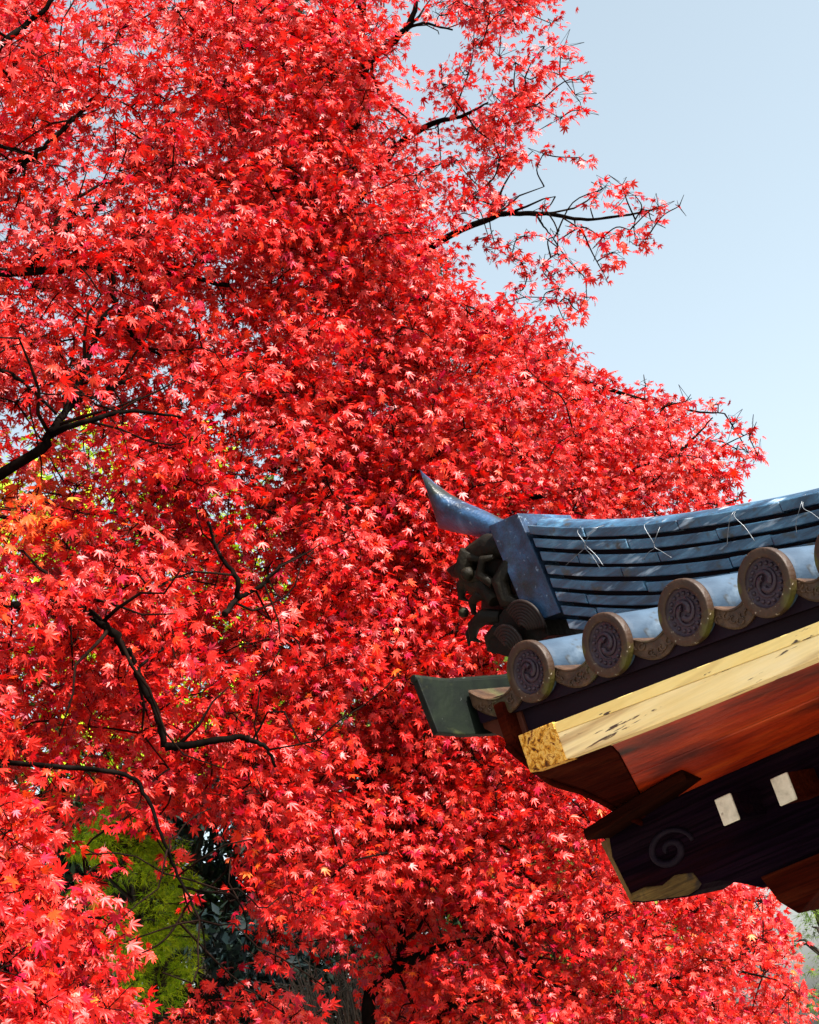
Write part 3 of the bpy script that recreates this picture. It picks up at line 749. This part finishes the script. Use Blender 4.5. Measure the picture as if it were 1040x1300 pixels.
C_extra = [(700, 30, 22, 9), (722, 75, 26, 12), (730, 120, 24, 12), (712, 150, 22, 10), (690, 90, 24, 11), (690, 195, 24, 11), (735, 200, 20, 9), (765, 240, 26, 13), (790, 235, 18, 7), (752, 255, 22, 9),
           (836, 262, 18, 9), (815, 265, 12, 4), (800, 292, 24, 11), (808, 312, 20, 8), (780, 320, 24, 11), (765, 345, 24, 11), (735, 345, 24, 10), (722, 380, 20, 8), (715, 405, 20, 9), (745, 378, 20, 9), (700, 350, 24, 10), (690, 380, 18, 6),
           (660, 330, 24, 10), (665, 300, 20, 7), (650, 200, 26, 11), (625, 250, 28, 13), (705, 300, 18, 6), (730, 290, 16, 5), (655, 370, 22, 8), (862, 262, 3, 1), (930, 540, 26, 13), (950, 575, 20, 10), (935, 570, 22, 10), (905, 515, 22, 10), (870, 510, 22, 10), (820, 490, 22, 9), (620, 300, 24, 10), (650, 322, 24, 11), (640, 262, 22, 9), (690, 262, 16, 5), (742, 298, 22, 10), (764, 302, 20, 9), (708, 322, 22, 10), (690, 334, 22, 9), (806, 248, 16, 7), (828, 282, 18, 8), (820, 304, 16, 7), (785, 262, 18, 7), (670, 350, 22, 9), (710, 366, 20, 9), (735, 395, 18, 8), (450, 60, 34, 16), (455, 120, 34, 16), (440, 15, 34, 16), (470, 150, 30, 14), (480, 30, 26, 9), (560, 20, 26, 9), (600, 10, 26, 10), (640, 30, 26, 10), (655, 80, 26, 10), (610, 60, 22, 7), (935, 635, 18, 8), (962, 578, 14, 8), (955, 548, 16, 8), (940, 595, 16, 8), (900, 560, 24, 12), (880, 600, 24, 12), (915, 610, 22, 11), (905, 640, 22, 11), (850, 510, 20, 9), (740, 100, 14, 6), (735, 140, 16, 7), (716, 60, 16, 7), (640, 385, 26, 12), (725, 445, 20, 9), (700, 455, 24, 10)]
maple('maple_tree', 'tallest red maple, its branch tips reaching over open sky above the tiled roof', C_limbs,
      [(C_dense, 1250, (0, 2.4), 50, .19), (C_sparse, 66, (.2, 1.6), 34, .15)], C_extra, None, 0.0, .84)

# --- low maple under and beside the eave
gB = at(462, 1330, 6.9)
B_limbs = [
    ([(gB[0] - .1, gB[1], 0), (gB[0] - .12, gB[1], .8), (gB[0] - .03, gB[1], 1.5), tuple(at(468, 1300, 6.8)), tuple(at(482, 1248, 6.8)), tuple(at(528, 1215, 6.8)), tuple(at(570, 1200, 6.8)), tuple(at(640, 1185, 6.9)), tuple(at(720, 1150, 7.1))], .038, .008, True),
    ([(505, 1232, 6.8), (510, 1180, 6.9), (498, 1120, 7.0), (470, 1040, 7.1), (455, 900, 7.2)], .022, .006),
    ([(463, 984, 6.9), (500, 1020, 6.8), (540, 1046, 6.8), (604, 1060, 6.9), (660, 1085, 7.0)], .018, .005),
    ([(440, 950, 6.9), (462, 968, 6.9), (520, 981, 6.9), (600, 990, 7.0), (648, 996, 7.1)], .014, .004),
    ([(gB[0], gB[1], 1.3), tuple(at(560, 1300, 6.9)), tuple(at(610, 1266, 6.9)), tuple(at(634, 1248, 6.9)), tuple(at(690, 1215, 7.0))], .03, .006, True),
    ([(700, 1150, 7.1), (740, 1175, 7.1), (775, 1192, 7.1), (830, 1195, 7.2)], .008, .004),
    ([(640, 1100, 7.0), (690, 1125, 7.1), (745, 1165, 7.1)], .008, .004),
    ([(640, 1185, 6.9), (700, 1250, 6.9), (780, 1265, 7.1), (900, 1230, 7.3), (970, 1240, 7.4)], .016, .004),
    ([(335, 1065, 6.8), (400, 1105, 6.8), (470, 1130, 6.8)], .006, .003),
    ([(455, 900, 7.2), (480, 860, 7.2), (540, 840, 7.2)], .008, .004),
]
B_poly = [(400, 800), (560, 810), (640, 830), (720, 900), (800, 1000), (880, 1100), (960, 1110), (985, 1170), (990, 1230), (1040, 1330), (1040, 1370), (520, 1370), (480, 1240), (440, 1200), (380, 1180), (340, 1110), (330, 1040), (390, 960)]
maple('maple_tree', 'low spreading red maple behind and below the carved beam end', B_limbs,
      [(B_poly, 820, (0, 2.1), 50, .19)], [(980, 1140, 20, 9), (985, 1175, 20, 9), (995, 1215, 22, 10), (1010, 1260, 24, 12), (440, 1215, 26, 12), (420, 1190, 24, 10), (400, 1170, 26, 12)], tint_low, 0.0, .84)

# ---- evergreens behind
DIA_T = [(0, -.5, 0), (.30, .1, .03), (0, 1, -.06), (-.30, .1, .03)]; DIA_F = [(0, 1, 2), (0, 2, 3)]
NEE_T = [(-.05, 0, 0), (.05, 0, 0), (.0, 1, .05), (-.04, -.1, .0), (.03, .1, .02), (.55, .75, -.05), (.04, -.1, .0), (-.03, .1, .02), (-.55, .75, -.05)]; NEE_F = [(0, 1, 2), (3, 4, 5), (6, 7, 8)]
def broad_tree(label, x, y, d, w, h, nclump, nleaf, cols, size, name='evergreen_tree', template=(DIA_T, DIA_F), group='evergreens behind the maples', shape='round'):
    """crown centred on a pixel at depth d, w x h metres"""
    c = at(x, y, d); root = empty(name, (c[0], c[1], 0)); tag(root, label, 'tree', group)
    mb = MB(); top = c[2] + h * .35
    tr = crom([(0, 0, 0), (.1, .05, c[2] * .35), (-.05, 0, c[2] * .75), (.05, .1, top)], 5)
    mb.tube(tr, list(np.linspace(.025 * w + .03, .015, len(tr))), 8); mb.build('trunk', M['graybark'], root)
    C_, N_, T_, S_, K_ = [], [], [], [], []
    lm = MB()
    for i in range(nclump):
        if shape == 'cone':
            t = random.random() ** .8; r = (1 - t) * w / 2 * random.uniform(.5, 1.0) + .1; an = random.uniform(0, 6.28)
            p = np.array([r * math.cos(an), r * math.sin(an), c[2] - h / 2 + t * h]); rad = .14 * w * (1.1 - t * .6)
        else:
            v = rng.normal(0, 1, 3); v /= np.linalg.norm(v); v *= random.uniform(.35, 1) ** .5
            p = np.array([v[0] * w / 2, v[1] * w / 2, c[2] + v[2] * h / 2]); rad = random.uniform(.10, .19) * w
        zr = max(.3, min(top, p[2] - .25 * w))
        lm.tube([(0, 0, zr), (p[0] * .5, p[1] * .5, (zr + p[2]) / 2 + .1), tuple(p)], [.008 + .006 * w, .006 + .004 * w, .004], 5, cap=False)
        q = rng.normal(0, 1, (nleaf, 3)); q /= np.linalg.norm(q, axis=1, keepdims=True); q *= rad * rng.uniform(.2, 1, (nleaf, 1)) ** .5
        out = q / rad
        q[:, 2] *= .6
        C_.append(p + q); N_.append(out * .7 + np.array([0, 0, .6]) + rng.normal(0, .45, (nleaf, 3)))
        T_.append(out + np.array([0, 0, -.3 if shape != 'cone' else .1]) + rng.normal(0, .4, (nleaf, 3)))
        S_.append(rng.uniform(.7, 1.3, nleaf) * size)
        cc = np.array(cols)[rng.choice(len(cols), nleaf)] * rng.uniform(.7, 1.25, (nleaf, 1)); K_.append(cc)
    lm.build('limbs', M['graybark'], root)
    leaf_object('crown', M['green'], np.concatenate(C_), np.concatenate(N_), np.concatenate(T_), np.concatenate(S_), np.concatenate(K_), template[0], template[1], root)
    return root
DK = [(.006, .014, .006), (.010, .022, .008), (.015, .032, .01)]
BL = [(.004, .010, .012), (.006, .014, .015), (.010, .018, .014)]
YG = [(.34, .50, .012), (.46, .60, .02), (.20, .36, .012)]  # sunlight put into the leaf colour: greens raised for the shaded cypress
MG = [(.05, .10, .015), (.09, .15, .02), (.13, .19, .03)]
broad_tree('dark evergreen with bluish leaves in the hollow at lower left', 270, 1180, 13, 3.0, 3.4, 100, 220, BL, .075)
broad_tree('dark green evergreen filling the gap left of the bright cypress', 10, 1130, 12.5, 3.2, 3.6, 60, 130, DK, .075)
broad_tree('dark evergreen behind the low maple near the bottom edge', 470, 1240, 14, 3.2, 3.4, 60, 130, DK, .08)
broad_tree('mid green bushy evergreen behind the middle of the low maple', 640, 1080, 15, 4.0, 4.5, 60, 130, MG, .09)
broad_tree('dark evergreen deep behind the low maple, just left below the beam end', 735, 1190, 16, 3.0, 3.2, 60, 130, DK, .09)
broad_tree('pale green leafy tree behind the nearest maple', 150, 830, 13, 3.4, 3.6, 50, 120, YG, .075, 'leafy_tree')
broad_tree('green leafy tree behind the tall maple trunk', 500, 820, 15, 4.2, 4.5, 55, 120, MG, .09, 'leafy_tree')
broad_tree('tall dark cedar rising behind the maples to the top edge', 425, 250, 17, 2.0, 8.5, 110, 110, DK, .12, 'cedar_tree', (NEE_T, NEE_F), shape='cone')
broad_tree('bright yellow-green cypress at lower left, sunlight put into its leaf colour', 172, 1145, 7.5, .50, .95, 78, 120, YG, .040, 'cypress_tree', (NEE_T, NEE_F), 'conifers behind the maples')
broad_tree('sparse green pine against pale sky under the bracket at lower right', 1050, 1195, 12, 1.0, 1.1, 34, 60, MG, .06, 'pine_tree', (NEE_T, NEE_F), 'conifers behind the maples')

# bare twiggy shrub at the bottom
cs = at(440, 1290, 8.6)
sh = empty('bare_shrub', (cs[0], cs[1], 0)); tag(sh, 'bare grey twiggy shrub at the bottom edge behind the low maple', 'shrub')
mb = MB()
for i in range(130):
    an = random.uniform(0, 6.28); b = Vector((.08 * math.cos(an), .08 * math.sin(an), 0)); r = random.uniform(.1, .45)
    e = Vector((r * math.cos(an), r * math.sin(an), cs[2] + random.uniform(-.3, .28)))
    m = (b + e) / 2 + Vector(rng.normal(0, .06, 3))
    mb.tube(crom([b, m, e], 4), list(np.linspace(.008, .003, 9)), 4, cap=False)
    for k in range(3):
        f = e + Vector(rng.normal(0, .10, 3)); mb.tube([e.lerp(m, .25 * k), (e + f) / 2 + Vector(rng.normal(0, .02, 3)), f], [.004, .003, .002], 3, cap=False)
mb.build('branches', M['palewood'], sh)
